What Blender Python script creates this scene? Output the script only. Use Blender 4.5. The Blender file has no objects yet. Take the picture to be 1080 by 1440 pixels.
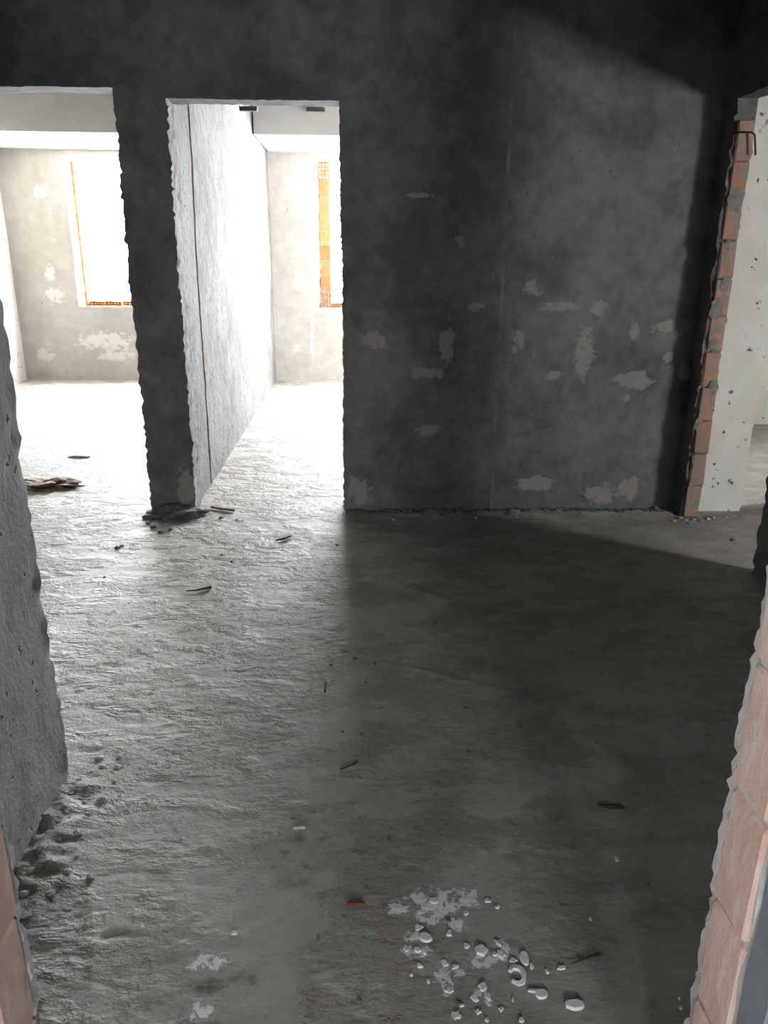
import bpy, bmesh, math, random
from mathutils import Vector, Matrix, noise

random.seed(7)
sc = bpy.context.scene
C = sc.collection

# ------------------------------------------------------------------ camera
W, H, F = 1080.0, 1440.0, 1081.0
CAM = Vector((0.0, 0.0, 1.436))
_dep = Vector((497 - 540, 358 - 720, F)).normalized()        # room depth axis (world +Y) in camera x-right, y-down, z-forward
_dwn = Vector((515 - 540, 3950 - 720, F))
_dwn = (_dwn - _dep * _dwn.dot(_dep)).normalized()           # world -Z
_rgt = _dwn.cross(_dep).normalized()                         # world +X
if _rgt.x < 0: _rgt = -_rgt

def ray(u, v):
    d = Vector((u - 540, v - 720, F))
    return Vector((d.dot(_rgt), d.dot(_dep), -d.dot(_dwn)))
def on_floor(u, v, z=0.0):
    d = ray(u, v); return CAM + d * ((z - CAM.z) / d.z)
def on_y(u, v, y):
    d = ray(u, v); return CAM + d * ((y - CAM.y) / d.y)
def on_x(u, v, x):
    d = ray(u, v); return CAM + d * ((x - CAM.x) / d.x)

cd = bpy.data.cameras.new('camera')
cd.sensor_fit = 'VERTICAL'; cd.sensor_height = 24.0; cd.lens = 24.0 * F / H
cd.clip_start = 0.02; cd.clip_end = 200
cam = bpy.data.objects.new('camera', cd); C.objects.link(cam)
def to_world(c): return Vector((c.dot(_rgt), c.dot(_dep), -c.dot(_dwn)))
cx, cy, cz = to_world(Vector((1, 0, 0))), to_world(Vector((0, -1, 0))), to_world(Vector((0, 0, -1)))
M = Matrix((cx, cy, cz)).transposed().to_4x4(); M.translation = CAM
cam.matrix_world = M
sc.camera = cam

# ------------------------------------------------------------------ daylight
wd = bpy.data.worlds.new('sky'); sc.world = wd; wd.use_nodes = True
bg = wd.node_tree.nodes['Background']
bg.inputs[0].default_value = (0.94, 0.97, 1.0, 1)
bg.inputs[1].default_value = 95.0
sc.view_settings.view_transform = 'Standard'
sc.view_settings.look = 'None'
sc.view_settings.exposure = 0.0
sc.view_settings.gamma = 1.0
sc.view_settings.use_curve_mapping = False
sc.cycles.use_denoising = True
sc.cycles.max_bounces = 7
sc.cycles.diffuse_bounces = 6
sc.cycles.sample_clamp_indirect = 0

def portal(loc, rot, sx, sy):           # marks a window opening for the sky sampler, gives no light of its own
    l = bpy.data.lights.new('window_portal', 'AREA'); l.shape = 'RECTANGLE'; l.size = sx; l.size_y = sy
    l.cycles.is_portal = True
    o = bpy.data.objects.new('window_portal', l); C.objects.link(o); o.location = loc; o.rotation_euler = rot

# ------------------------------------------------------------------ materials
def nt(name):
    m = bpy.data.materials.new(name); m.use_nodes = True
    t = m.node_tree; b = t.nodes['Principled BSDF']
    return m, t, b
class G:
    """small node graph helper working on object coordinates (all meshes sit at the world origin)"""
    def __init__(s, t): s.t = t; s.co = t.nodes.new('ShaderNodeTexCoord').outputs['Object']
    def n(s, typ, **kw):
        x = s.t.nodes.new(typ)
        for k, v in kw.items(): setattr(x, k, v)
        return x
    def link(s, a, b): s.t.links.new(a, b)
    def math(s, op, a, b=None, c=None, clamp=False):
        x = s.n('ShaderNodeMath', operation=op); x.use_clamp = clamp
        for i, v in enumerate((a, b, c)):
            if v is None: continue
            if isinstance(v, (int, float)): x.inputs[i].default_value = v
            else: s.link(v, x.inputs[i])
        return x.outputs[0]
    def vec(s, op, a, b=None):
        x = s.n('ShaderNodeVectorMath', operation=op)
        for i, v in enumerate((a, b)):
            if v is None: continue
            if isinstance(v, (tuple, list, Vector)): x.inputs[i].default_value = tuple(v)
            else: s.link(v, x.inputs[i])
        return x.outputs['Value'] if op in ('LENGTH', 'DOT_PRODUCT', 'DISTANCE') else x.outputs[0]
    def noise(s, scale, detail=4, rough=0.55, dist=0.0, vec=None, off=0.0, out='Fac'):
        x = s.n('ShaderNodeTexNoise'); x.inputs['Scale'].default_value = scale
        x.inputs['Detail'].default_value = detail; x.inputs['Roughness'].default_value = rough
        x.inputs['Distortion'].default_value = dist
        v = vec or s.co
        if off: v = s.vec('ADD', v, (off, off * 1.7, off * .6))
        s.link(v, x.inputs['Vector']); return x.outputs[out]
    def step(s, f, a, b):
        x = s.n('ShaderNodeMapRange', interpolation_type='SMOOTHSTEP')
        s.link(f, x.inputs['Value']); x.inputs[1].default_value = a; x.inputs[2].default_value = b
        return x.outputs[0]
    def mix(s, f, a, b):
        x = s.n('ShaderNodeMix', data_type='RGBA')
        for sock, v in ((x.inputs['Factor'], f), (x.inputs['A'], a), (x.inputs['B'], b)):
            if isinstance(v, (int, float)): sock.default_value = v
            elif isinstance(v, tuple): sock.default_value = (*v, 1)
            else: s.link(v, sock)
        return x.outputs['Result']
    def mask(s, scale=13.0, amt=3.2, lo=.42, hi=.8):
        """vertex mask broken up by noise into ragged stains"""
        at = s.n('ShaderNodeAttribute', attribute_name='stain')
        n = s.math('MULTIPLY', s.math('SUBTRACT', s.noise(scale, 5, .68, .6), .5), amt)
        m = at.outputs['Fac']
        return s.math('MULTIPLY', s.step(s.math('ADD', m, n), lo, hi), s.step(m, .02, .2))
    def bump(s, hgt, dist, strength=1.0, prev=None):
        x = s.n('ShaderNodeBump'); x.inputs['Strength'].default_value = strength
        x.inputs['Distance'].default_value = dist; s.link(hgt, x.inputs['Height'])
        if prev: s.link(prev, x.inputs['Normal'])
        return x.outputs[0]

def plaster(name, dark, light, patch=None, patch_col=None, rough=0.9, pits=0.5, blot=2.2, pit_col=None, pit_thr=.55, pit_scale=22, extra=None, bump=0.006):
    m, t, b = nt(name); g = G(t)
    n1 = g.noise(blot, 6, .62, .4); n2 = g.noise(blot * 6, 5, .6, 0, off=3.1); n3 = g.noise(70, 3, .6)
    f = g.math('ADD', g.math('MULTIPLY', n1, .65), g.math('MULTIPLY', n2, .35))
    col = g.mix(g.step(f, .36, .64), dark, light)
    # dark pits and scratches left by the float
    v = g.n('ShaderNodeTexVoronoi'); v.inputs['Scale'].default_value = pit_scale
    wv = g.vec('ADD', g.co, g.vec('MULTIPLY', g.noise(14, 3, .6, out='Color'), (.09,) * 3))
    g.link(wv, v.inputs['Vector'])
    pit = g.math('MULTIPLY', g.step(v.outputs['Distance'], .2, .08), g.step(g.noise(5, 2, .5, off=9.0), pit_thr, pit_thr + .1))
    if pit_col: col = g.mix(g.math('MULTIPLY', pit, pits), col, pit_col)
    if patch:
        col = g.mix(g.math('MULTIPLY', g.mask(), patch), col, patch_col)
    if extra: col = extra(g, col)
    g.link(col, b.inputs['Base Color'])
    b.inputs['Roughness'].default_value = rough; b.inputs['Specular IOR Level'].default_value = .3
    h = g.math('SUBTRACT', g.math('ADD', n2, g.math('MULTIPLY', n3, .25)), g.math('MULTIPLY', pit, .6))
    g.link(g.bump(h, bump), b.inputs['Normal'])
    return m

BY = 4.30   # hall side of the back wall
FY = 9.30   # room side of the far wall
def pw(lst, y):
    out = []
    for u, v, ru, rv in lst:
        c = on_y(u, v, y); e = on_y(u + ru, v, y); k = on_y(u, v + rv, y)
        out.append((c, (abs(e.x - c.x), .08, abs(k.z - c.z))))
    return out
back_patches = pw([(628, 485, 10, 32), (605, 525, 24, 9), (748, 405, 12, 12), (820, 495, 14, 34), (778, 528, 10, 8),
    (842, 432, 14, 11), (893, 466, 9, 12), (890, 535, 26, 13), (935, 460, 18, 10), (962, 525, 10, 12), (728, 482, 10, 16),
    (648, 342, 8, 10), (790, 430, 30, 7), (530, 480, 22, 12), (755, 680, 30, 10), (845, 695, 28, 14), (885, 685, 14, 16),
    (505, 690, 18, 22), (668, 432, 12, 8), (940, 500, 8, 8), (880, 560, 8, 6), (600, 605, 14, 8), (590, 275, 16, 4), (262, 690, 14, 26)], BY)
def seam(g, col):     # faint pale vertical seam of two plaster days, and a darker damp zone
    a = on_y(712, 290, BY); c = on_y(692, 690, BY)
    sx = g.n('ShaderNodeSeparateXYZ'); g.link(g.co, sx.inputs[0])
    k = (a.x - c.x) / (a.z - c.z)
    d = g.math('ADD', g.math('ABSOLUTE', g.math('SUBTRACT', g.math('SUBTRACT', sx.outputs[0], c.x), g.math('MULTIPLY', g.math('SUBTRACT', sx.outputs[2], c.z), k))),
               g.math('MULTIPLY', g.math('SUBTRACT', g.noise(6, 4, .6), .5), .03))
    m = g.math('MULTIPLY', g.step(d, .012, .003), g.step(g.noise(4, 3, .6, off=2), .4, .6))
    return g.mix(g.math('MULTIPLY', m, .6), col, (.21, .20, .19))
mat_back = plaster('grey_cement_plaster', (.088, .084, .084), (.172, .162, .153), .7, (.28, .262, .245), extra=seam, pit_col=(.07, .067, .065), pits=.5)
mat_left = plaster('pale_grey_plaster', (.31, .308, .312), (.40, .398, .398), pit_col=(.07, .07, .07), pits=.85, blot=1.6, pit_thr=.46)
GY = on_x(300, 650, -0.92).y
def chase(g, col):
    sx = g.n('ShaderNodeSeparateXYZ'); g.link(g.co, sx.inputs[0])
    w = g.math('MULTIPLY', g.math('SUBTRACT', g.noise(3, 3, .6), .5), .05)
    d = g.math('ABSOLUTE', g.math('ADD', g.math('SUBTRACT', sx.outputs[1], GY), w))
    return g.mix(g.step(d, .03, .016), col, (.25, .17, .11))
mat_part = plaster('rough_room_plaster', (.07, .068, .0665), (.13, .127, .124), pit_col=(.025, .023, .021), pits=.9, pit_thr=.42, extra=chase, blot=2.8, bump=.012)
far_patches = pw([(58, 268, 10, 10), (70, 385, 8, 12), (76, 415, 14, 12), (62, 500, 14, 10), (425, 262, 22, 24), (420, 395, 6, 12), (438, 340, 3, 60),
    (441, 470, 2.5, 45), (410, 330, 5, 8), (150, 480, 40, 12), (165, 500, 24, 8), (415, 490, 8, 6)], FY)
mat_far = plaster('window_wall_plaster', (.30, .283, .258), (.38, .36, .33), .75, (.50, .48, .455), pit_col=(.13, .12, .11), pits=.5, blot=1.5)
mat_light = plaster('cream_plaster', (.56, .55, .50), (.66, .65, .60), pit_col=(.10, .095, .09), pits=1.0, blot=1.2, bump=.004, pit_thr=.40, pit_scale=15)
mat_beam = plaster('cast_concrete', (.40, .392, .372), (.46, .452, .434), pit_col=(.3, .29, .27), pits=.3, blot=1.2, rough=.8, bump=.002)
mat_ceil = plaster('hall_ceiling_concrete', (.15, .145, .14), (.21, .205, .20), pit_col=(.12, .12, .12), blot=1.4)
mat_outer = plaster('entrance_plaster', (.36, .365, .375), (.45, .455, .465), pit_col=(.25, .25, .26), pits=.4, blot=1.6)
mat_jamb = plaster('blue_grey_jamb_coat', (.155, .165, .185), (.20, .21, .23), pit_col=(.1, .1, .11), pits=.4, blot=3)
mat_lip = plaster('fresh_mortar', (.36, .34, .325), (.48, .455, .44), pit_col=(.24, .22, .21), pits=.4, blot=9, bump=.004)

def brick_mat(name, a, b_, dust, dustf=.5, smear=None):
    m, t, b = nt(name); g = G(t)
    oi = g.n('ShaderNodeObjectInfo')
    sh = g.n('ShaderNodeCombineXYZ'); g.link(g.math('MULTIPLY', oi.outputs['Random'], 37.0), sh.inputs[0])
    p = g.vec('ADD', g.co, sh.outputs[0])
    n1 = g.noise(9, 5, .6, vec=p); n2 = g.noise(22, 5, .65, vec=g.vec('MULTIPLY', p, (1, 1.8, .55))); n3 = g.noise(120, 3, .6, vec=p)
    col = g.mix(g.step(g.math('ADD', g.math('MULTIPLY', n1, .5), g.math('MULTIPLY', oi.outputs['Random'], .5)), .2, .8), a, b_)
    col = g.mix(g.math('MULTIPLY', g.step(n2, .62 - dustf * .28, .66), dustf), col, dust)
    if smear: col = g.mix(g.math('MULTIPLY', g.step(g.noise(16, 5, .7, .6, vec=p, off=4.0), .47, .58), .9), col, smear)
    g.link(col, b.inputs['Base Color']); b.inputs['Roughness'].default_value = .92; b.inputs['Specular IOR Level'].default_value = .25
    g.link(g.bump(g.math('ADD', g.math('MULTIPLY', n3, .4), n2), .004), b.inputs['Normal'])
    return m
mat_brick = brick_mat('dusty_pink_brick', (.49, .315, .255), (.54, .385, .325), (.58, .485, .445), .7)
mat_brick_dirty = brick_mat('mortar_smeared_brick', (.34, .16, .10), (.42, .23, .15), (.25, .20, .17), .8, (.22, .20, .18))
mat_brick_far = brick_mat('orange_hollow_brick', (.40, .15, .06), (.50, .26, .11), (.46, .30, .21), .35)

# floor
lime = []
for u, v, ru, rv in [(618, 1272, 30, 20), (600, 1285, 18, 14), (590, 1262, 14, 10), (640, 1300, 18, 10), (583, 1318, 12, 8), (578, 1338, 14, 8),
                     (596, 1340, 10, 8), (627, 1372, 16, 14), (630, 1390, 12, 12), (676, 1352, 18, 10), (708, 1335, 8, 16), (645, 1368, 10, 7),
                     (668, 1398, 7, 6), (686, 1404, 5, 9), (640, 1430, 8, 6), (660, 1262, 20, 14), (290, 1355, 24, 10), (280, 1425, 16, 14), (560, 1275, 14, 12)]:
    c = on_floor(u, v); e = on_floor(u + ru, v); k = on_floor(u, v + rv)
    lime.append((c, (abs(e.x - c.x), abs(k.y - c.y), .2)))
def floor_material():
    m, t, b = nt('concrete_screed'); g = G(t)
    st = g.vec('MULTIPLY', g.co, (1, 1.45, 1))
    n1 = g.noise(1.3, 6, .6, .5); n2 = g.noise(9, 6, .66, .3, vec=st); n3 = g.noise(42, 5, .65, vec=st); n4 = g.noise(160, 3, .6)
    col = g.mix(g.step(n1, .35, .66), (.21, .193, .172), (.29, .271, .246))
    col = g.mix(g.math('MULTIPLY', g.step(n2, .50, .68), .6), col, (.38, .366, .346))
    col = g.mix(g.math('MULTIPLY', g.step(n3, .46, .30), .55), col, (.115, .105, .095))
    n5 = g.noise(4.2, 5, .62, .25, vec=st, off=11.0)                       # smooth trowelled islands against torn, darker screed
    isl = g.step(n5, .44, .58)
    col = g.mix(g.math('MULTIPLY', isl, .45), col, (.40, .382, .358))
    torn = g.math('MULTIPLY', g.step(g.noise(15, 6, .7, .15, vec=st, off=6.0), .56, .66), g.math('SUBTRACT', 1.0, g.math('MULTIPLY', isl, .8)))
    col = g.mix(g.math('MULTIPLY', torn, .55), col, (.12, .108, .095))
    v = g.n('ShaderNodeTexVoronoi'); v.inputs['Scale'].default_value = 14
    g.link(g.vec('ADD', g.co, g.vec('MULTIPLY', g.noise(18, 3, .6, out='Color'), (.06,) * 3)), v.inputs['Vector'])
    speck = g.math('MULTIPLY', g.step(v.outputs['Distance'], .13, .06), g.step(g.noise(3, 2, .5, off=5), .52, .62))
    col = g.mix(g.math('MULTIPLY', speck, .7), col, (.09, .085, .08))
    lf = g.mask(42.0, 5.0, .5, .8)
    haze = g.math('MULTIPLY', g.mask(9.0, 2.0, .1, .7), .3)
    col = g.mix(haze, col, (.40, .39, .40)); col = g.mix(lf, col, (.66, .64, .63))
    g.link(col, b.inputs['Base Color'])
    b.inputs['Specular IOR Level'].default_value = .4
    g.link(g.math('ADD', g.math('MULTIPLY', n2, .35), .46), b.inputs['Roughness'])
    h = g.math('ADD', g.math('MULTIPLY', n3, .7), g.math('ADD', g.math('MULTIPLY', n4, .18), n2))
    sx = g.n('ShaderNodeSeparateXYZ'); g.link(g.co, sx.inputs[0])
    worn = g.math('ADD', g.math('MULTIPLY', g.step(g.math('ADD', sx.outputs[0], g.math('MULTIPLY', n1, .5)), .5, -.1), .84), .16)   # trodden smoother to the right
    h = g.math('SUBTRACT', g.math('MULTIPLY', h, g.math('SUBTRACT', 1.25, g.math('MULTIPLY', isl, .75))), g.math('MULTIPLY', torn, .7))
    h = g.math('ADD', g.math('MULTIPLY', h, worn), g.math('MULTIPLY', lf, .15))
    g.link(g.bump(h, .010), b.inputs['Normal'])
    return m
mat_floor = floor_material()

def simple(name, col, var=.25, rough=.85, scale=40, metallic=0.0):
    m, t, b = nt(name); g = G(t)
    n = g.noise(scale, 4, .6)
    col2 = tuple(c * (1 - var) for c in col)
    g.link(g.mix(g.step(n, .35, .65), col2, col), b.inputs['Base Color'])
    b.inputs['Roughness'].default_value = rough; b.inputs['Metallic'].default_value = metallic
    g.link(g.bump(n, .002), b.inputs['Normal']); return m
mat_flake = simple('white_lime_plaster', (.70, .68, .67), .15)
mat_mortar = simple('dry_grey_mortar', (.42, .40, .38), .3, scale=25)
mat_mortar_s = simple('grey_mortar_smear', (.22, .20, .18), .35, scale=25)
mat_darkmort = simple('dark_and_shaded_mortar', (.15, .14, .13), .45, scale=25)  # dark mortar; on the pier pile the tone also stands in for shade
mat_earth = simple('brown_clay_dirt', (.26, .18, .12), .4)
mat_rust = simple('rusty_steel', (.075, .055, .045), .5, .7, metallic=.3)
mat_wood = simple('weathered_wood', (.30, .235, .17), .4, scale=60)
mat_palewood = simple('pale_dusty_wood', (.62, .58, .52), .2)
mat_red = simple('red_brick_shard', (.20, .045, .038), .3)
mat_darkwood = simple('dark_twig_bark', (.055, .045, .038), .5)
mat_bluegrey = simple('painted_steel_angle', (.16, .18, .21), .2, .6)

# ------------------------------------------------------------------ helpers
def link(name, me, mat, parent=None):
    o = bpy.data.objects.new(name, me); C.objects.link(o)
    if mat and not me.materials: me.materials.append(mat)
    if parent: o.parent = parent
    return o
def stain(me, lst):
    """soft vertex mask, the union of ellipses (centre, radii)"""
    at = me.attributes.new('stain', 'FLOAT', 'POINT'); out = []
    bb = [(c, r, 1.6 * r[0], 1.6 * r[1], 1.6 * r[2]) for c, r in lst]
    for v in me.vertices:
        p = v.co; m = 0.0
        for c, r, a, b, k in bb:
            dx = p.x - c.x
            if abs(dx) > a: continue
            dy = p.y - c.y; dz = p.z - c.z
            if abs(dy) > b or abs(dz) > k: continue
            m = max(m, 1.5 - math.sqrt((dx / r[0]) ** 2 + (dy / r[1]) ** 2 + (dz / r[2]) ** 2))
        out.append(min(1.0, max(0.0, m)))
    at.data.foreach_set('value', out)
def struct(o): o['kind'] = 'structure'; return o
def tag(o, label, cat, group=None):
    o['label'] = label; o['category'] = cat
    if group: o['group'] = group
    return o
def lines(a, b, res, cuts=()):
    pts = sorted({a, b, *[c for c in cuts if a < c < b]}); out = []
    for p, q in zip(pts, pts[1:]):
        n = max(1, round((q - p) / res)); out += [p + (q - p) * i / n for i in range(n)]
    return out + [b]
def fb(p, s, seed=0.0): return noise.noise_vector(Vector((p[0] * s + seed, p[1] * s - seed * .7, p[2] * s + seed * .3)))

def wall(name, axis, u0, u1, t0, t1, z0, z1, mat, holes=(), res=.05, wave=.006, jag=.010, cuts=(), fn=None, parent=None, tn=2, stains=None):
    """a wall running along X or Y, gridded, with openings; faces uneven, opening edges ragged"""
    hc = [c for h in holes for c in h[:2]]; zc = [c for h in holes for c in h[2:]]
    us = lines(u0, u1, res, list(hc) + list(cuts)); zs = lines(z0, z1, res, zc); ts = [t0 + (t1 - t0) * i / tn for i in range(tn + 1)]
    def solid(i, j):
        if i < 0 or j < 0 or i >= len(us) - 1 or j >= len(zs) - 1: return False
        u = (us[i] + us[i + 1]) / 2; z = (zs[j] + zs[j + 1]) / 2
        return not any(h[0] < u < h[1] and h[2] < z < h[3] for h in holes)
    vid, vs, fs = {}, [], []
    def V(i, j, k):
        key = (i, j, k)
        if key not in vid:
            p = [us[i], ts[k], zs[j]] if axis == 'x' else [ts[k], us[i], zs[j]]
            q = Vector(p)
            edge = not all(solid(a, b) for a in (i - 1, i) for b in (j - 1, j))
            d = fb(q, 1.3, 1) * wave + fb(q, 9, 4) * wave * .35
            if edge:
                e = fb(q, 22, 7) * jag * .6 + fb(q, 60, 2) * jag
                if solid(i - 1, j) and solid(i, j) or solid(i - 1, j - 1) and solid(i, j - 1): e *= .3   # cast lintels run straight
                d += e
            else: d += fb(q, 30, 5) * .0012
            if fn: d += fn(q, k, tn)
            vid[key] = len(vs); vs.append(q + d)
        return vid[key]
    flip = axis == 'y'
    def face(*v): fs.append(tuple(reversed(v)) if flip else v)
    for i in range(len(us) - 1):
        for j in range(len(zs) - 1):
            if not solid(i, j): continue
            face(V(i, j, 0), V(i + 1, j, 0), V(i + 1, j + 1, 0), V(i, j + 1, 0))
            face(V(i, j, tn), V(i, j + 1, tn), V(i + 1, j + 1, tn), V(i + 1, j, tn))
            for k in range(tn):
                if not solid(i - 1, j): face(V(i, j, k), V(i, j + 1, k), V(i, j + 1, k + 1), V(i, j, k + 1))
                if not solid(i + 1, j): face(V(i + 1, j, k), V(i + 1, j, k + 1), V(i + 1, j + 1, k + 1), V(i + 1, j + 1, k))
                if not solid(i, j - 1): face(V(i, j, k), V(i, j, k + 1), V(i + 1, j, k + 1), V(i + 1, j, k))
                if not solid(i, j + 1): face(V(i, j + 1, k), V(i + 1, j + 1, k), V(i + 1, j + 1, k + 1), V(i, j + 1, k + 1))
    me = bpy.data.meshes.new(name); me.from_pydata(vs, [], fs); me.update()
    me.shade_smooth(); me.set_sharp_from_angle(angle=math.radians(40))
    if stains: stain(me, stains)
    o = link(name, me, mat, parent)
    return struct(o) if parent is None else o

def brick_mesh(name, sx, sy, sz, rough=.002, bev=.006, seed=0):
    bm = bmesh.new(); bmesh.ops.create_cube(bm, size=1)
    bmesh.ops.scale(bm, vec=(sx, sy, sz), verts=bm.verts)
    bmesh.ops.bevel(bm, geom=bm.edges[:], offset=bev, segments=1, affect='EDGES')
    for v in bm.verts: v.co += fb(v.co, 40, seed) * rough
    me = bpy.data.meshes.new(name); bm.to_mesh(me); bm.free(); return me
def hollow_brick_mesh(name, sx, sy, sz, nx=3, nz=3, wallt=.008):
    """clay block showing its cells on the face turned to -Y"""
    bm = bmesh.new()
    xs, zs = [-sx / 2], [-sz / 2]
    for i in range(nx):
        a = -sx / 2 + wallt + i * (sx - wallt) / nx; xs += [a, a + (sx - wallt) / nx - wallt]
    for i in range(nz):
        a = -sz / 2 + wallt + i * (sz - wallt) / nz; zs += [a, a + (sz - wallt) / nz - wallt]
    xs.append(sx / 2); zs.append(sz / 2)
    def q(*c): bm.faces.new([bm.verts.new(v) for v in c])
    y0, y1 = -sy / 2, -sy / 2 + .06
    for i in range(len(xs) - 1):
        for j in range(len(zs) - 1):
            a, b, c, d = xs[i], xs[i + 1], zs[j], zs[j + 1]
            if i % 2 == 1 and j % 2 == 1:
                q((a, y1, c), (b, y1, c), (b, y1, d), (a, y1, d))
                q((a, y0, c), (b, y0, c), (b, y1, c), (a, y1, c)); q((a, y0, d), (a, y1, d), (b, y1, d), (b, y0, d))
                q((a, y0, c), (a, y1, c), (a, y1, d), (a, y0, d)); q((b, y0, c), (b, y0, d), (b, y1, d), (b, y1, c))
            else: q((a, y0, c), (b, y0, c), (b, y0, d), (a, y0, d))
    X, Y, Z = sx / 2, sy / 2, sz / 2
    q((-X, Y, -Z), (-X, Y, Z), (X, Y, Z), (X, Y, -Z)); q((-X, -Y, -Z), (-X, -Y, Z), (-X, Y, Z), (-X, Y, -Z))
    q((X, -Y, -Z), (X, Y, -Z), (X, Y, Z), (X, -Y, Z)); q((-X, -Y, Z), (X, -Y, Z), (X, Y, Z), (-X, Y, Z)); q((-X, -Y, -Z), (-X, Y, -Z), (X, Y, -Z), (X, -Y, -Z))
    bmesh.ops.remove_doubles(bm, verts=bm.verts, dist=1e-5)
    me = bpy.data.meshes.new(name); bm.to_mesh(me); bm.free(); return me
def put(name, me, mat, loc, parent=None, rz=0.0, rx=0.0, ry=0.0, sc_=1.0):
    o = link(name, me, mat, parent); o.location = loc; o.rotation_euler = (rx, ry, rz); o.scale = (sc_,) * 3; return o

# ------------------------------------------------------------------ setting
CZ = 2.90
px0 = on_y(160, 125, BY); door_a_top = on_y(100, 123, BY).z
PL = on_floor(215, 718).x; PR = on_floor(277, 719).x
DR = on_y(482, 500, BY).x; door_b_top = on_y(360, 139, BY).z
RW = 1.90                                           # hall face of the right wall
T = .16
DX0 = -2.15

RIDGES = [(on_floor(430, 888), on_floor(520, 925), .02, .007), (on_floor(520, 925), on_floor(760, 985), .02, .004), (on_floor(540, 815), on_floor(640, 850), .05, .006),
          (on_floor(128, 1240), on_floor(132, 1430), .016, .004), (on_floor(250, 1235), on_floor(262, 1290), .014, .004)]
# floor: fine where the camera looks, coarse elsewhere
def floor_z(x, y):
    p = Vector((x, y, 0))
    rough = 1.0 - min(1, max(0, (x + .25) / .45)) * .78
    if y > 4.4: rough = .8
    st = Vector((x * 10, y * 15, 0))
    h = noise.noise(p * 1.1) * .004
    a = noise.noise(st) * .30 + noise.noise(st * 2.3 + Vector((5, 1, 0))) * .36 + noise.noise(Vector((x * 40, y * 48, 3))) * .34
    torn = max(0.0, noise.noise(Vector((x * 15, y * 28, 7))) - .15)
    h += rough * (a * .0055 - torn * .007)
    for a, b, w, k in RIDGES:
        t = max(0.0, min(1.0, ((x - a.x) * (b.x - a.x) + (y - a.y) * (b.y - a.y)) / ((b - a).length_squared)))
        d = math.hypot(x - a.x - t * (b.x - a.x), y - a.y - t * (b.y - a.y)) + .006 * noise.noise(Vector((x * 20, y * 20, 4)))
        if d < w: h += k * (1 - d / w) * min(1.0, 6 * t, 6 * (1 - t))
    # rubble swell along the foot of the left wall end and ridges by the wall bases
    d = math.hypot((x + .80) / .16, (y - 1.62) / .40)
    if d < 1: h += (1 - d) * (.022 + .022 * noise.noise(Vector((x * 22, y * 22, 1))))
    d = abs(y - (BY - .03)) / .10
    if d < 1 and DR < x < RW: h += (1 - d) * (.014 + .016 * noise.noise(Vector((x * 14, y * 20, 2))))
    return h
def grid_floor():
    xs = sorted(set(round(v, 4) for v in lines(-4.1, -1.6, .12) + lines(-1.6, -1.0, .03) + lines(-1.0, .0, .011) + lines(0, .46, .007) + lines(.46, 1.6, .018) + lines(1.6, 2.5, .03) + lines(2.5, 4.7, .12)))
    ys = sorted(set(round(v, 4) for v in lines(-3.2, .7, .15) + lines(.7, 1.0, .012) + lines(1.0, 1.4, .007) + lines(1.4, 2.6, .011) + lines(2.6, 4.4, .017) + lines(4.4, 6.6, .03) + lines(6.6, 9.8, .10)))
    vs = [(x, y, floor_z(x, y)) for y in ys for x in xs]; n = len(xs)
    fs = [(j * n + i, j * n + i + 1, (j + 1) * n + i + 1, (j + 1) * n + i) for j in range(len(ys) - 1) for i in range(n - 1)]
    me = bpy.data.meshes.new('floor'); me.from_pydata(vs, [], fs); me.update(); me.shade_smooth()
    stain(me, lime)
    return struct(link('floor', me, mat_floor))
floor = grid_floor()

def box(name, x0, x1, y0, y1, z0, z1, mat, res=.3, jag=.003):
    return wall(name, 'x', x0, x1, y0, y1, z0, z1, mat, res=res, wave=.003, jag=jag)

ceiling = box('ceiling', -4.2, 4.75, -3.3, 9.75, CZ, CZ + .15, mat_ceil, res=1.0)

# back wall of the hall with its two rough door openings
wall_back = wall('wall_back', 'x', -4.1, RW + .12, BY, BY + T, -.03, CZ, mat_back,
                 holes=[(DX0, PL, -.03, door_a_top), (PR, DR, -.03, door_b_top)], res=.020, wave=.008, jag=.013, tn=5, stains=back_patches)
# the room divider running from the pier to the window wall
def chase_fn(q, k, tn):
    return Vector((-.012, 0, 0)) if (k == tn and abs(q.y - GY) < .014) else Vector((0, 0, 0))
wall_partition = wall('wall_partition', 'y', BY + T - .01, FY + .02, PL + .012, PR - .012, -.03, CZ, mat_part, res=.04, wave=.010, jag=.004,
                      cuts=(GY - .024, GY - .012, GY + .012, GY + .024), fn=chase_fn)
# window wall of the two rooms
w1x0 = on_y(100, 330, FY).x; w1z0 = on_y(150, 431, FY).z; w1z1 = on_y(150, 226, FY).z
w2x0 = on_y(449, 330, FY).x; w2z0 = on_y(465, 433, FY).z; w2z1 = on_y(465, 228, FY).z
LX = on_floor(38, 534).x
FT = .24
def pier_groove(q, k, tn):
    if k == 0 and LX + .05 < q.x < LX + .22: return Vector((0, .022 + .01 * noise.noise(q * 12), 0))
    return Vector((0, 0, 0))
wall_far = wall('wall_far', 'x', LX - .1, 4.7, FY, FY + FT, -.03, CZ, mat_far,
                holes=[(w1x0, w1x0 + 2.0, w1z0, w1z1), (w2x0, w2x0 + 1.6, w2z0, w2z1), (2.3, 4.2, .3, w2z1)], res=.05, wave=.008, jag=.012, fn=pier_groove, stains=far_patches)  # last opening unseen, added for light; first widened out of view for it
wall_rooms_left = wall('wall_left', 'y', BY + T, FY + FT, LX - .2, LX, -.03, CZ, mat_light, res=.08)
wall_hall_end = wall('wall_hall_end', 'y', .7, BY + T, -4.1, -3.95, -.03, CZ, mat_back, res=.2)
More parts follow.
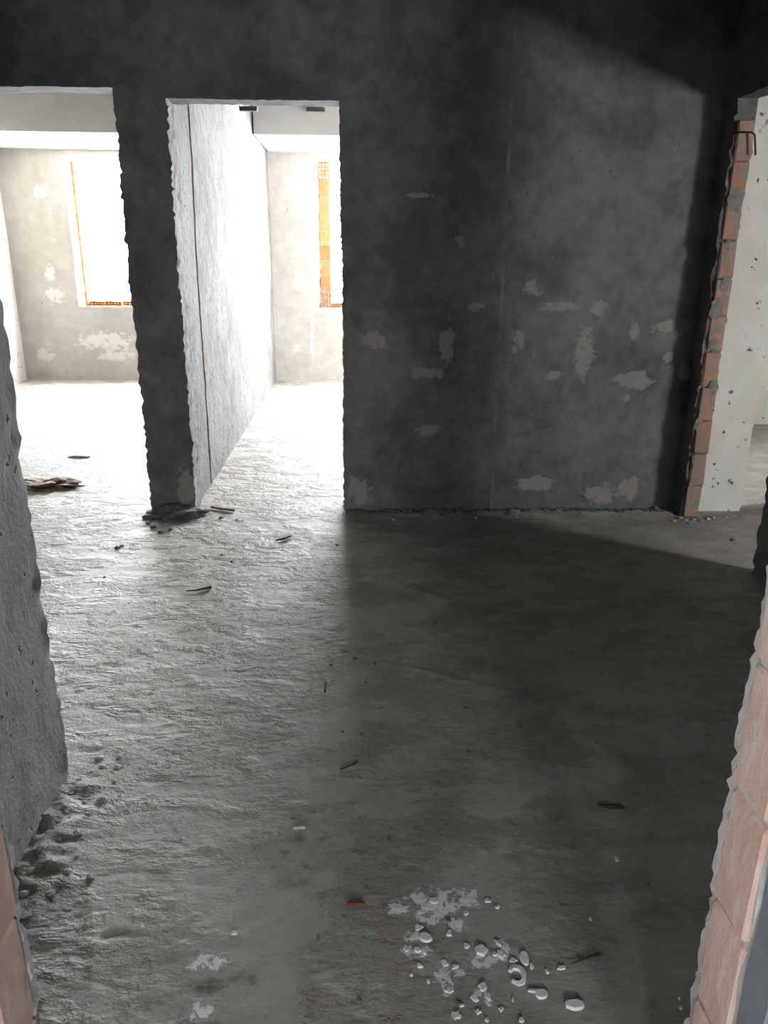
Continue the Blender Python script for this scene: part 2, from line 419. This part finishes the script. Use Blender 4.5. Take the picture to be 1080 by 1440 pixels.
# dropped slab strip in front of the windows
beam_y = 8.0
beam_z = on_y(430, 190, beam_y).z
drop_l = box('trim_1', LX, PL, beam_y, FY + .01, beam_z, CZ, mat_beam, res=.25)
drop_r = box('trim_2', PR, 4.55, beam_y, FY + .01, beam_z, CZ, mat_beam, res=.25)
# right hand wall of the hall with its door opening, brick stub beyond
RY0, RY1 = 3.33, 4.175
door_r_top = on_y(1041, 138, RY1).z
wall_right = wall('wall_right', 'y', .86, BY + .02, RW, RW + .10, -.03, CZ, mat_back, holes=[(RY0, RY1, -.03, door_r_top)], res=.03, wave=.006, jag=.014)
# pale wall standing beyond the brick jamb
LW1 = on_floor(1046, 722).x
wall_lobby = wall('wall_lobby', 'x', RW + .095, LW1, BY - .02, BY + T, -.03, CZ, mat_light, res=.04, wave=.006, jag=.010)
wall_east = wall('wall_east', 'y', .7, FY + FT, 4.55, 4.7, -.03, CZ, mat_light, holes=[(.85, 1.65, 1.05, 1.75), (4.6, 5.0, 1.0, 2.0), (6.95, 7.95, .05, 2.45)], res=.1)  # unseen openings, placed and sized for the light they send in

wall_lightblock_lobby = wall('wall_lightblock_lobby', 'x', 2.72, 4.56, BY - .02, BY + T, -.03, CZ, mat_light, res=.15)  # added to narrow the opening and cut light through the right door
wall_lightblock_passage = wall('wall_lightblock_passage', 'x', 1.3, 4.56, 6.75, 6.9, -.03, CZ, mat_light, res=.15)  # added wall, blocks the bright room's light from the lobby
wall_lightblock_room = wall('wall_lightblock_room', 'y', BY + T, 6.9, 1.3, 1.45, -.03, CZ, mat_part, res=.1)  # unseen wall added to keep east light off the near partition

# entrance wall with the brick jambs the camera looks past
JL, JR = -.468, .512
FY0, FY1 = .76, .853
top_front = 2.15
wall_front = wall('wall_front', 'x', -4.1, 4.7, FY0, FY1 - .004, -.03, CZ, mat_lip, holes=[(JL - .004, JR + .004, -.03, top_front)], res=.06, wave=.002, jag=.004)
coat_in = wall('plaster_coat', 'x', -4.1, 4.6, FY1, FY1 + .014, -.03, CZ, mat_lip, holes=[(JL - .002, JR + .002, -.03, top_front)], res=.012, wave=.001, jag=.008, parent=wall_front, tn=1)
coat_out = wall('plaster_coat', 'x', -4.1, 4.6, FY0 - .06, FY0 - .004, -.03, CZ, mat_jamb, holes=[(JL - .006, JR + .006, -.03, top_front)], res=.05, wave=.002, jag=.005, parent=wall_front, tn=1)
bmL = [brick_mesh('brick', .19, FY1 - FY0 - .006, .181, .0025, .005, s) for s in (1, 2, 3)]
for i in range(11):
    z = .095 + i * .19
    for sx, e in ((1, JR), (-1, JL)):
        put('brick', bmL[(i + (sx > 0)) % 3], mat_brick, (e + sx * (.095 - random.uniform(.001, .005)), (FY0 + FY1) / 2, z), wall_front, ry=random.uniform(-.01, .01))

# left hall wall beside the entrance
LWX = on_floor(98, 1092).x; LWY = on_floor(98, 1092).y
wall_hall_left = wall('wall_hall_left', 'y', FY1 + .01, LWY, LWX - .18, LWX, -.03, CZ, mat_left, res=.025, wave=.010, jag=.010)

# the space behind the camera
wall_entry_l = wall('wall_entry_left', 'y', -3.2, FY0 - .06, -1.75, -1.6, -.03, CZ, mat_outer, holes=[(-1.05, -.55, 1.15, 1.65)], res=.2)  # unseen opening, placed and sized to light the right jamb
wall_entry_r = wall('wall_entry_right', 'y', -3.2, FY0 - .06, 1.6, 1.75, -.03, CZ, mat_outer, res=.2)
wall_entry_b = wall('wall_entry_back', 'x', -1.75, 1.75, -3.3, -3.2, -.03, CZ, mat_outer, holes=[(-.7, -.38, 1.2, 1.6), (.35, 1.0, 1.15, 1.7)], res=.2)  # unseen openings, added to light the hall, its left wall and floor

# sky portals in the openings
R = math.pi / 2
portal((w1x0 + 1.0, FY + FT + .02, (w1z0 + w1z1) / 2), (-R, 0, 0), 2.0, w1z1 - w1z0)
portal((w2x0 + .8, FY + FT + .02, (w2z0 + w2z1) / 2), (-R, 0, 0), 1.6, w2z1 - w2z0)
portal((3.25, FY + FT + .02, (.3 + w2z1) / 2), (-R, 0, 0), 1.9, w2z1 - .3)
portal((4.72, 7.45, 1.25), (0, R, 0), 2.4, 1.0)
portal((4.72, 1.25, 1.4), (0, R, 0), .7, .8)
portal((4.72, 4.8, 1.5), (0, R, 0), 1.0, .4)
portal((-.54, -3.32, 1.4), (R, 0, 0), .32, .4)
portal((.675, -3.32, 1.425), (R, 0, 0), .65, .55)
portal((-1.77, -.8, 1.4), (0, -R, 0), .5, .5)

# ---------------------------------------------------- bricks of the right jamb and its wire hook
bw = .086
bj = [brick_mesh('brick', bw, .12, .184, .006, .006, s + 9) for s in (1, 2, 3)]
nb = int(door_r_top / .19)
for i in range(nb + 1):
    z = .093 + i * .19
    if z + .09 > door_r_top + .03: break
    put('brick', bj[i % 3], mat_brick_dirty, (RW + .012 + bw / 2 + random.uniform(-.004, .004), RY1 + .045 + random.uniform(-.003, .004), z), wall_right, rz=random.uniform(-.03, .03))

for k in range(9):      # mortar squeezed over the brick edge
    z = .19 * (k + 1) + random.uniform(-.05, .05); r = random.uniform(.02, .04); sd = random.random() * 40
    bm = bmesh.new(); bmesh.ops.create_icosphere(bm, subdivisions=2, radius=1)
    for v in bm.verts:
        kk = 1 + .5 * noise.noise(v.co * 1.7 + Vector((sd, 0, 0))); v.co = Vector((v.co.x * r * kk, v.co.y * .005 * kk, v.co.z * r * 1.5 * kk))
    me = bpy.data.meshes.new('mortar_smear'); bm.to_mesh(me); bm.free()
    put('mortar_smear', me, mat_mortar_s, (RW + .012 + random.uniform(.01, bw - .01), RY1 - .0135, z), wall_right)
def tube(name, pts, rad, mat, seg=6, parent=None, taper=None):
    pts = [Vector(p) for p in pts]; vs, fs = [], []
    for i, p in enumerate(pts):
        t = (pts[min(i + 1, len(pts) - 1)] - pts[max(i - 1, 0)]).normalized()
        a = t.cross(Vector((0, 0, 1)))
        if a.length < .1: a = t.cross(Vector((1, 0, 0)))
        a.normalize(); b = t.cross(a)
        r = rad * (taper[i] if taper else 1)
        for k in range(seg):
            an = 2 * math.pi * k / seg; vs.append(p + a * math.cos(an) * r + b * math.sin(an) * r)
    for i in range(len(pts) - 1):
        for k in range(seg):
            fs.append((i * seg + k, i * seg + (k + 1) % seg, (i + 1) * seg + (k + 1) % seg, (i + 1) * seg + k))
    fs.append(tuple(range(seg))[::-1]); fs.append(tuple((len(pts) - 1) * seg + k for k in range(seg)))
    me = bpy.data.meshes.new(name); me.from_pydata(vs, [], fs); me.update(); me.shade_smooth()
    return link(name, me, mat, parent)
h0 = on_y(1040, 187, RY1 - .01)
hook = tube('wire_hook', [h0 + Vector((-.03, .03, .0)), h0 + Vector((0, -.012, .002)), h0 + Vector((.045, -.03, 0)), h0 + Vector((.062, -.034, -.012)), h0 + Vector((.07, -.035, -.05)), h0 + Vector((.08, -.036, -.105))], .005, mat_rust, parent=wall_right)
hook['label'] = 'bent rusty steel wire sticking out of the brick edge'

# ---------------------------------------------------- brick edges of the far windows
def far_window(wname, x0, z0, z1, wid, yb, bwid, hollow_every):
    hb = hollow_brick_mesh('brick', bwid, .17, .165, 3, 4); pb = brick_mesh('brick', bwid, .17, .165, .003, .005, 3)
    n = int(round((z1 - z0) / .172)); st = (z1 - z0) / n
    fr = wall(wname, 'x', x0 + .004, x0 + bwid - .004, yb - .075, yb + .08, z0, z1, mat_lip, res=.05, wave=.001, jag=.002)
    for i in range(n):
        put('brick', hb if i in (0, n - 1) else pb, mat_brick_far, (x0 + bwid / 2, yb, z0 + st * (i + .5)), fr)
    sb = hollow_brick_mesh('brick', .185, .17, .05, 5, 2)
    k = 0; x = x0 + bwid + .1
    while x < x0 + wid:
        put('brick', sb, mat_brick_far, (x + random.uniform(-.006, .006), yb, z0 + .028), fr, ry=random.uniform(-.05, .05)); x += .195
    return fr
win1 = far_window('window_1', w1x0 + .045, w1z0, w1z1, 1.7, FY + .17, .032, 0)
win2 = far_window('window_2', w2x0, w2z0, w2z1, 1.6, FY + .10, .125, 0)

# slots left by formwork in the dropped slab and at its junction
def slot(u, v, w, y, parent):
    c = on_y(u, v, y)
    me = brick_mesh('form_slot', w, .03, .035, .003, .004, 5)
    put('form_slot', me, mat_darkwood, (c.x, y - .006, c.z), parent)
slot(444, 154, .17, beam_y, drop_r)
sa = on_x(339, 153, PR)
put('form_tie', brick_mesh('form_tie', .16, .04, .035, .004, .004, 6), mat_darkwood, (PR + .055, sa.y, sa.z), wall_partition)

# ------------------------------------------------------------------ loose things on the floor
def ground(p): return Vector((p.x, p.y, floor_z(p.x, p.y)))
def lump(name, loc, r, mat, label, cat, flat=.6, group=None, seed=None, stretch=(1, 1), rz=None, sub=2, amp=.45):
    seed = random.random() * 50 if seed is None else seed
    bm = bmesh.new(); bmesh.ops.create_icosphere(bm, subdivisions=sub, radius=1)
    for v in bm.verts:
        n = v.co.normalized(); k = 1 + amp * noise.noise(n * 1.6 + Vector((seed, 0, 0))) + amp * .5 * noise.noise(n * 4 + Vector((0, seed, 0)))
        v.co = n * k
        v.co.x *= r * stretch[0]; v.co.y *= r * stretch[1]; v.co.z *= r * flat
        if v.co.z < -r * flat * .45: v.co.z = -r * flat * .45
    me = bpy.data.meshes.new(name); bm.to_mesh(me); bm.free()
    o = put(name, me, mat, ground(loc) + Vector((0, 0, r * flat * .38)), rz=random.uniform(0, 6.3) if rz is None else rz)
    return tag(o, label, cat, group)
def chip(name, loc, rx, ry, th, mat, label, cat, group=None, n=11, rz=0.0, ragged=.38, pts=None):
    """thin flake: ragged outline, bevelled upper rim, slightly domed"""
    if pts is None:
        pts = []
        for i in range(n):
            a = 2 * math.pi * i / n; k = 1 + random.uniform(-ragged, ragged)
            pts.append((math.cos(a) * rx * k, math.sin(a) * ry * k))
    n = len(pts); vs = [(x, y, -.004) for x, y in pts] + [(x, y, th * .6) for x, y in pts] + [(x * .9, y * .9, th) for x, y in pts]
    fs = [tuple(range(n))[::-1]]
    for l in range(2):
        for i in range(n): fs.append((l * n + i, l * n + (i + 1) % n, (l + 1) * n + (i + 1) % n, (l + 1) * n + i))
    fs.append(tuple(2 * n + i for i in range(n)))
    me = bpy.data.meshes.new(name); me.from_pydata(vs, [], fs); me.update()
    o = put(name, me, mat, ground(loc) + Vector((0, 0, .002)), rz=rz)
    return tag(o, label, cat, group)
def stick(name, uv, rad, mat, label, cat, seg=6, taper=None, lift=0.0):
    pts = []
    for (u, v) in uv:
        g_ = ground(on_floor(u, v)); pts.append(g_ + Vector((0, 0, rad + .002 + lift)))
    zt = max(p.z for p in pts)
    for p in pts: p.z = max(p.z, zt - .004)
    base = pts[0].copy(); base.z -= rad
    o = tube(name, [p - base for p in pts], rad, mat, seg, taper=taper); o.location = base
    return tag(o, label, cat)

stick('bent_nail', [(479, 1083), (487, 1080), (495, 1077), (501, 1075), (503, 1072)], .0028, mat_rust, 'bent rusty nail lying where the floor turns dark', 'nail')
stick('wire_offcut', [(457, 975), (457.5, 969), (458, 961)], .003, mat_rust, 'short dark wire offcut pointing away to the brightly lit doorway', 'wire')
stick('wood_sliver', [(840, 1135), (850, 1136), (862, 1137), (877, 1138)], .005, mat_darkwood, 'flat dark wood sliver lying alone on the shaded floor', 'wood', taper=[.6, 1, 1, .4])
stick('red_stick', [(488, 1275), (495, 1275.5), (505, 1275), (513, 1275)], .0055, mat_red, 'small dark red stick on the grey floor', 'stick', seg=5, taper=[.8, 1, 1, .85])
stick('pale_peg', [(413, 1168), (420, 1167.5), (429, 1167)], .0052, mat_palewood, 'short pale wooden peg on the rough lit floor', 'wood', seg=4)
stick('twig', [(800, 1359), (812, 1355), (826, 1350), (838, 1346), (842, 1345)], .0026, mat_darkwood, 'thin grey twig beside the white plaster flakes', 'twig', taper=[.5, .8, 1, 1.2, 1.9])
stick('twig', [(262, 833), (275, 832), (289, 830), (297, 828)], .006, mat_darkwood, 'dark twig on the lit floor before the pier', 'twig', taper=[.4, .7, 1, 1.2])
stick('twig', [(388, 762), (398, 760), (409, 756)], .007, mat_darkwood, 'dark twig on the floor before the open middle doorway', 'twig', taper=[.6, 1, .7])
stick('lath_offcut', [(297, 715), (308, 717), (320, 719), (330, 720)], .009, mat_wood, 'dusty wooden lath offcut lying beside the pier foot', 'wood', seg=4)

flk = 'white plaster flakes on the dark floor'
fl_small = 'small ragged white plaster flake on the dark floor'
def px(u, v, r): return (on_floor(u + r, v) - on_floor(u, v)).length, (on_floor(u, v + r) - on_floor(u, v)).length
def pchip(u, v, ru, rv, label, th=.003, **k):
    sx = px(u, v, ru)[0]; sy = px(u, v, rv)[1]
    return chip('plaster_flake', on_floor(u, v), sx, sy, th, mat_flake, label, 'plaster flake', flk, **k)
pchip(808, 1416, 14, 6.5, 'thick smooth oval white plaster flake, apart from the others', th=.006, ragged=.07, n=16)
# crescent: outline is concave, so build it as a ribbon
def crescent(u, v):
    vs, fs = [], []; s = px(u, v, 13)[0]; n = 14
    for i in range(n):
        a = math.radians(-140 + i * 290 / (n - 1)); k = 1 + random.uniform(-.07, .09); inn = .42 + .25 * abs(i - n / 2) / (n / 2)
        for r, z in ((k, -.004), (k, .003), (inn + .08, .0045), (inn, -.004)):
            vs.append((math.cos(a) * s * r, math.sin(a) * s * r * 1.2, z))
    for i in range(n - 1):
        for k in range(4): fs.append((i * 4 + k, (i + 1) * 4 + k, (i + 1) * 4 + (k + 1) % 4, i * 4 + (k + 1) % 4))
    fs.append((0, 1, 2, 3)); fs.append(tuple((n - 1) * 4 + k for k in (3, 2, 1, 0)))
    me = bpy.data.meshes.new('plaster_flake'); me.from_pydata(vs, [], fs); me.update()
    tag(put('plaster_flake', me, mat_flake, ground(on_floor(u, v)) + Vector((0, 0, .002))), 'hook-shaped white plaster flake among the scattered flakes', 'plaster flake', flk)
crescent(727, 1374)
pchip(676, 1339, 10, 9, 'pale angular plaster flake with a pointed corner', th=.005, n=5, ragged=.2)
pchip(738, 1350, 6, 10, 'tall rounded white plaster flake beside the hook-shaped one', n=12, ragged=.12)
pchip(761, 1400, 9, 6, 'round white plaster flake with a small tail', th=.004, n=12, ragged=.15)
pchip(750, 1396, 6, 2, fl_small, n=8)
pchip(599, 1321, 9, 6, 'plump oval white plaster flake at the rim of the lime stain', th=.004, n=12, ragged=.1, rz=-.4)
pchip(680, 1390, 6, 5, fl_small)
for u, v, a, b in [(656, 1332, 4, 3), (721, 1353, 5, 4), (748, 1361, 3, 4), (790, 1363, 6, 2.5), (769, 1368, 2.5, 2.5), (590, 1360, 5, 4), (625, 1356, 5, 4), (667, 1405, 5, 5),
    (687, 1404, 3, 6), (642, 1430, 6, 5), (672, 1425, 4, 3), (705, 1421, 3, 3), (685, 1436, 3, 3), (734, 1436, 4, 4), (655, 1286, 3, 2.5), (632, 1315, 4, 4), (571, 1335, 4, 4),
    (586, 1337, 5, 4), (597, 1340, 3, 6), (610, 1268, 5, 4), (700, 1277, 3, 2), (686, 1268, 4, 3), (830, 1293, 2, 4), (640, 1362, 5, 3), (632, 1395, 6, 4), (695, 1343, 4, 3),
    (705, 1345, 5, 6), (700, 1328, 3, 4), (588, 1306, 6, 4), (650, 1416, 4, 2), (721, 1408, 2, 3), (579, 1372, 2, 2), (602, 1382, 2, 3), (868, 1209, 3, 3), (420, 1165, 0, 0),
    (330, 1314, 5, 3), (955, 1405, 2, 2), (957, 1419, 2, 2)]:
    if a: pchip(u, v, a, b, fl_small, th=.002, n=random.randint(6, 11), rz=random.uniform(-.5, .5))

# crumbs of white plaster before the middle doorway and along the wall foot
for u, v, r in [(333, 731, .012), (338, 733, .010), (341, 732, .008)]:
    lump('plaster_crumb', on_floor(u, v), r, mat_flake, 'bright white plaster crumb on the floor before the middle doorway', 'plaster crumb', group='white crumbs before the middle doorway', sub=1)
for u, v, r in [(553, 731, .010), (669, 729, .010), (560, 738, .005), (727, 728, .007)]:
    lump('plaster_crumb', on_floor(u, v), r, mat_flake, 'white plaster crumb at the foot of the dark wall', 'plaster crumb', group='white crumbs along the dark wall', sub=1)
for u, v, r in [(956, 729, .018), (964, 732, .014), (975, 731, .018), (985, 733, .013), (995, 730, .016), (948, 733, .012), (1004, 728, .014), (970, 736, .010), (990, 738, .009), (1020, 727, .013), (1033, 726, .010)]:
    lump('mortar_crumb', on_floor(u, v), r, mat_mortar, 'grey mortar crumb at the foot of the brick jamb', 'mortar crumb', group='mortar crumbs at the brick jamb', sub=1)
# mound at the pier foot, its shade put into the dark colour
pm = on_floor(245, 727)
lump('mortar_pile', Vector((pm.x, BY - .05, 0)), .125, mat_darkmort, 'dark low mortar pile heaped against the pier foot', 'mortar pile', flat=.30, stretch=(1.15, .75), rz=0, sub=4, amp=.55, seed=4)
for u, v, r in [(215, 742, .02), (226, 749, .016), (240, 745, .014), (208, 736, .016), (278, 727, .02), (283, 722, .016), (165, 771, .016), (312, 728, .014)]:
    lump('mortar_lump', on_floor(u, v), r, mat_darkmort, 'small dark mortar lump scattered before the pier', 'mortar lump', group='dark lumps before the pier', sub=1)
# torn slab of dirt in the left room
sp = on_floor(72, 684)
lump('dirt_clod', sp, .12, mat_earth, 'flat brown clod of dirt on the floor of the left room', 'dirt', flat=.26, stretch=(1.6, .8), rz=0, sub=4, amp=.8, seed=3)
lump('dirt_clod', on_floor(112, 643), .05, mat_earth, 'small reddish brown dirt lump farther into the left room', 'dirt', flat=.25, stretch=(1.6, .8), rz=0)

# dark pebbles dotted over the floor
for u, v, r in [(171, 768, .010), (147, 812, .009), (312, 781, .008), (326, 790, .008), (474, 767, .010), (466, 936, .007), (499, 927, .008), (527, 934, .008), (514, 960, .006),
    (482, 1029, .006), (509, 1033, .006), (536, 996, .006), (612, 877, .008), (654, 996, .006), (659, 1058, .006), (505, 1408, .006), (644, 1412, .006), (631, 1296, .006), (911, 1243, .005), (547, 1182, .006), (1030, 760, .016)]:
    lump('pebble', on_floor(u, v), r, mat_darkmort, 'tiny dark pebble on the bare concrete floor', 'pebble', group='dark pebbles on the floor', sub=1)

# broken screed at the foot of the left wall: crumbs nobody could count, and the bigger lumps singly
def rubble(name, n, fpos, rmin, rmax, mat, label):
    vs, fs = [], []
    for i in range(n):
        x, y = fpos(); r = rmin * (rmax / rmin) ** random.random(); z = floor_z(x, y)
        bm = bmesh.new(); bmesh.ops.create_icosphere(bm, subdivisions=1, radius=r)
        s = random.random() * 60; b0 = len(vs); a = random.uniform(.4, .8)
        rz = random.random() * 6.3; e = random.uniform(1, 1.7)
        for v in bm.verts:
            c = v.co * (1 + .6 * noise.noise(v.co.normalized() * 2 + Vector((s, 0, 0)))); c.x *= e
            vs.append((x + c.x * math.cos(rz) - c.y * math.sin(rz), y + c.x * math.sin(rz) + c.y * math.cos(rz), z + c.z * a + r * .12))
        for f in bm.faces: fs.append(tuple(b0 + v.index for v in f.verts))
        bm.free()
    me = bpy.data.meshes.new(name); me.from_pydata(vs, [], fs); me.update()
    o = link(name, me, mat); o['kind'] = 'stuff'; return tag(o, label, 'rubble')
def p_back(): return random.uniform(DR + .02, RW - .02), BY - abs(random.gauss(0, .03)) - .004
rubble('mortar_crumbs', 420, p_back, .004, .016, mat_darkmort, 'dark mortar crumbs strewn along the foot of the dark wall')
# broken screed at the foot of the left wall
spots = []
for _ in range(4000):
    y = random.uniform(1.12, 2.0); x = LWX + .03 + abs(random.gauss(0, .055)); r = random.uniform(.005, .015)
    if all((x - a) ** 2 + (y - b) ** 2 > (1.75 * (r + c)) ** 2 for a, b, c in spots): spots.append((x, y, r))
    if len(spots) == 45: break
for x, y, r in spots:
    lump('screed_lump', Vector((x, y, 0)), r, mat_mortar, 'broken grey screed lump at the foot of the left wall', 'rubble', flat=.32, group='screed lumps by the left wall', sub=2 if r > .014 else 1)
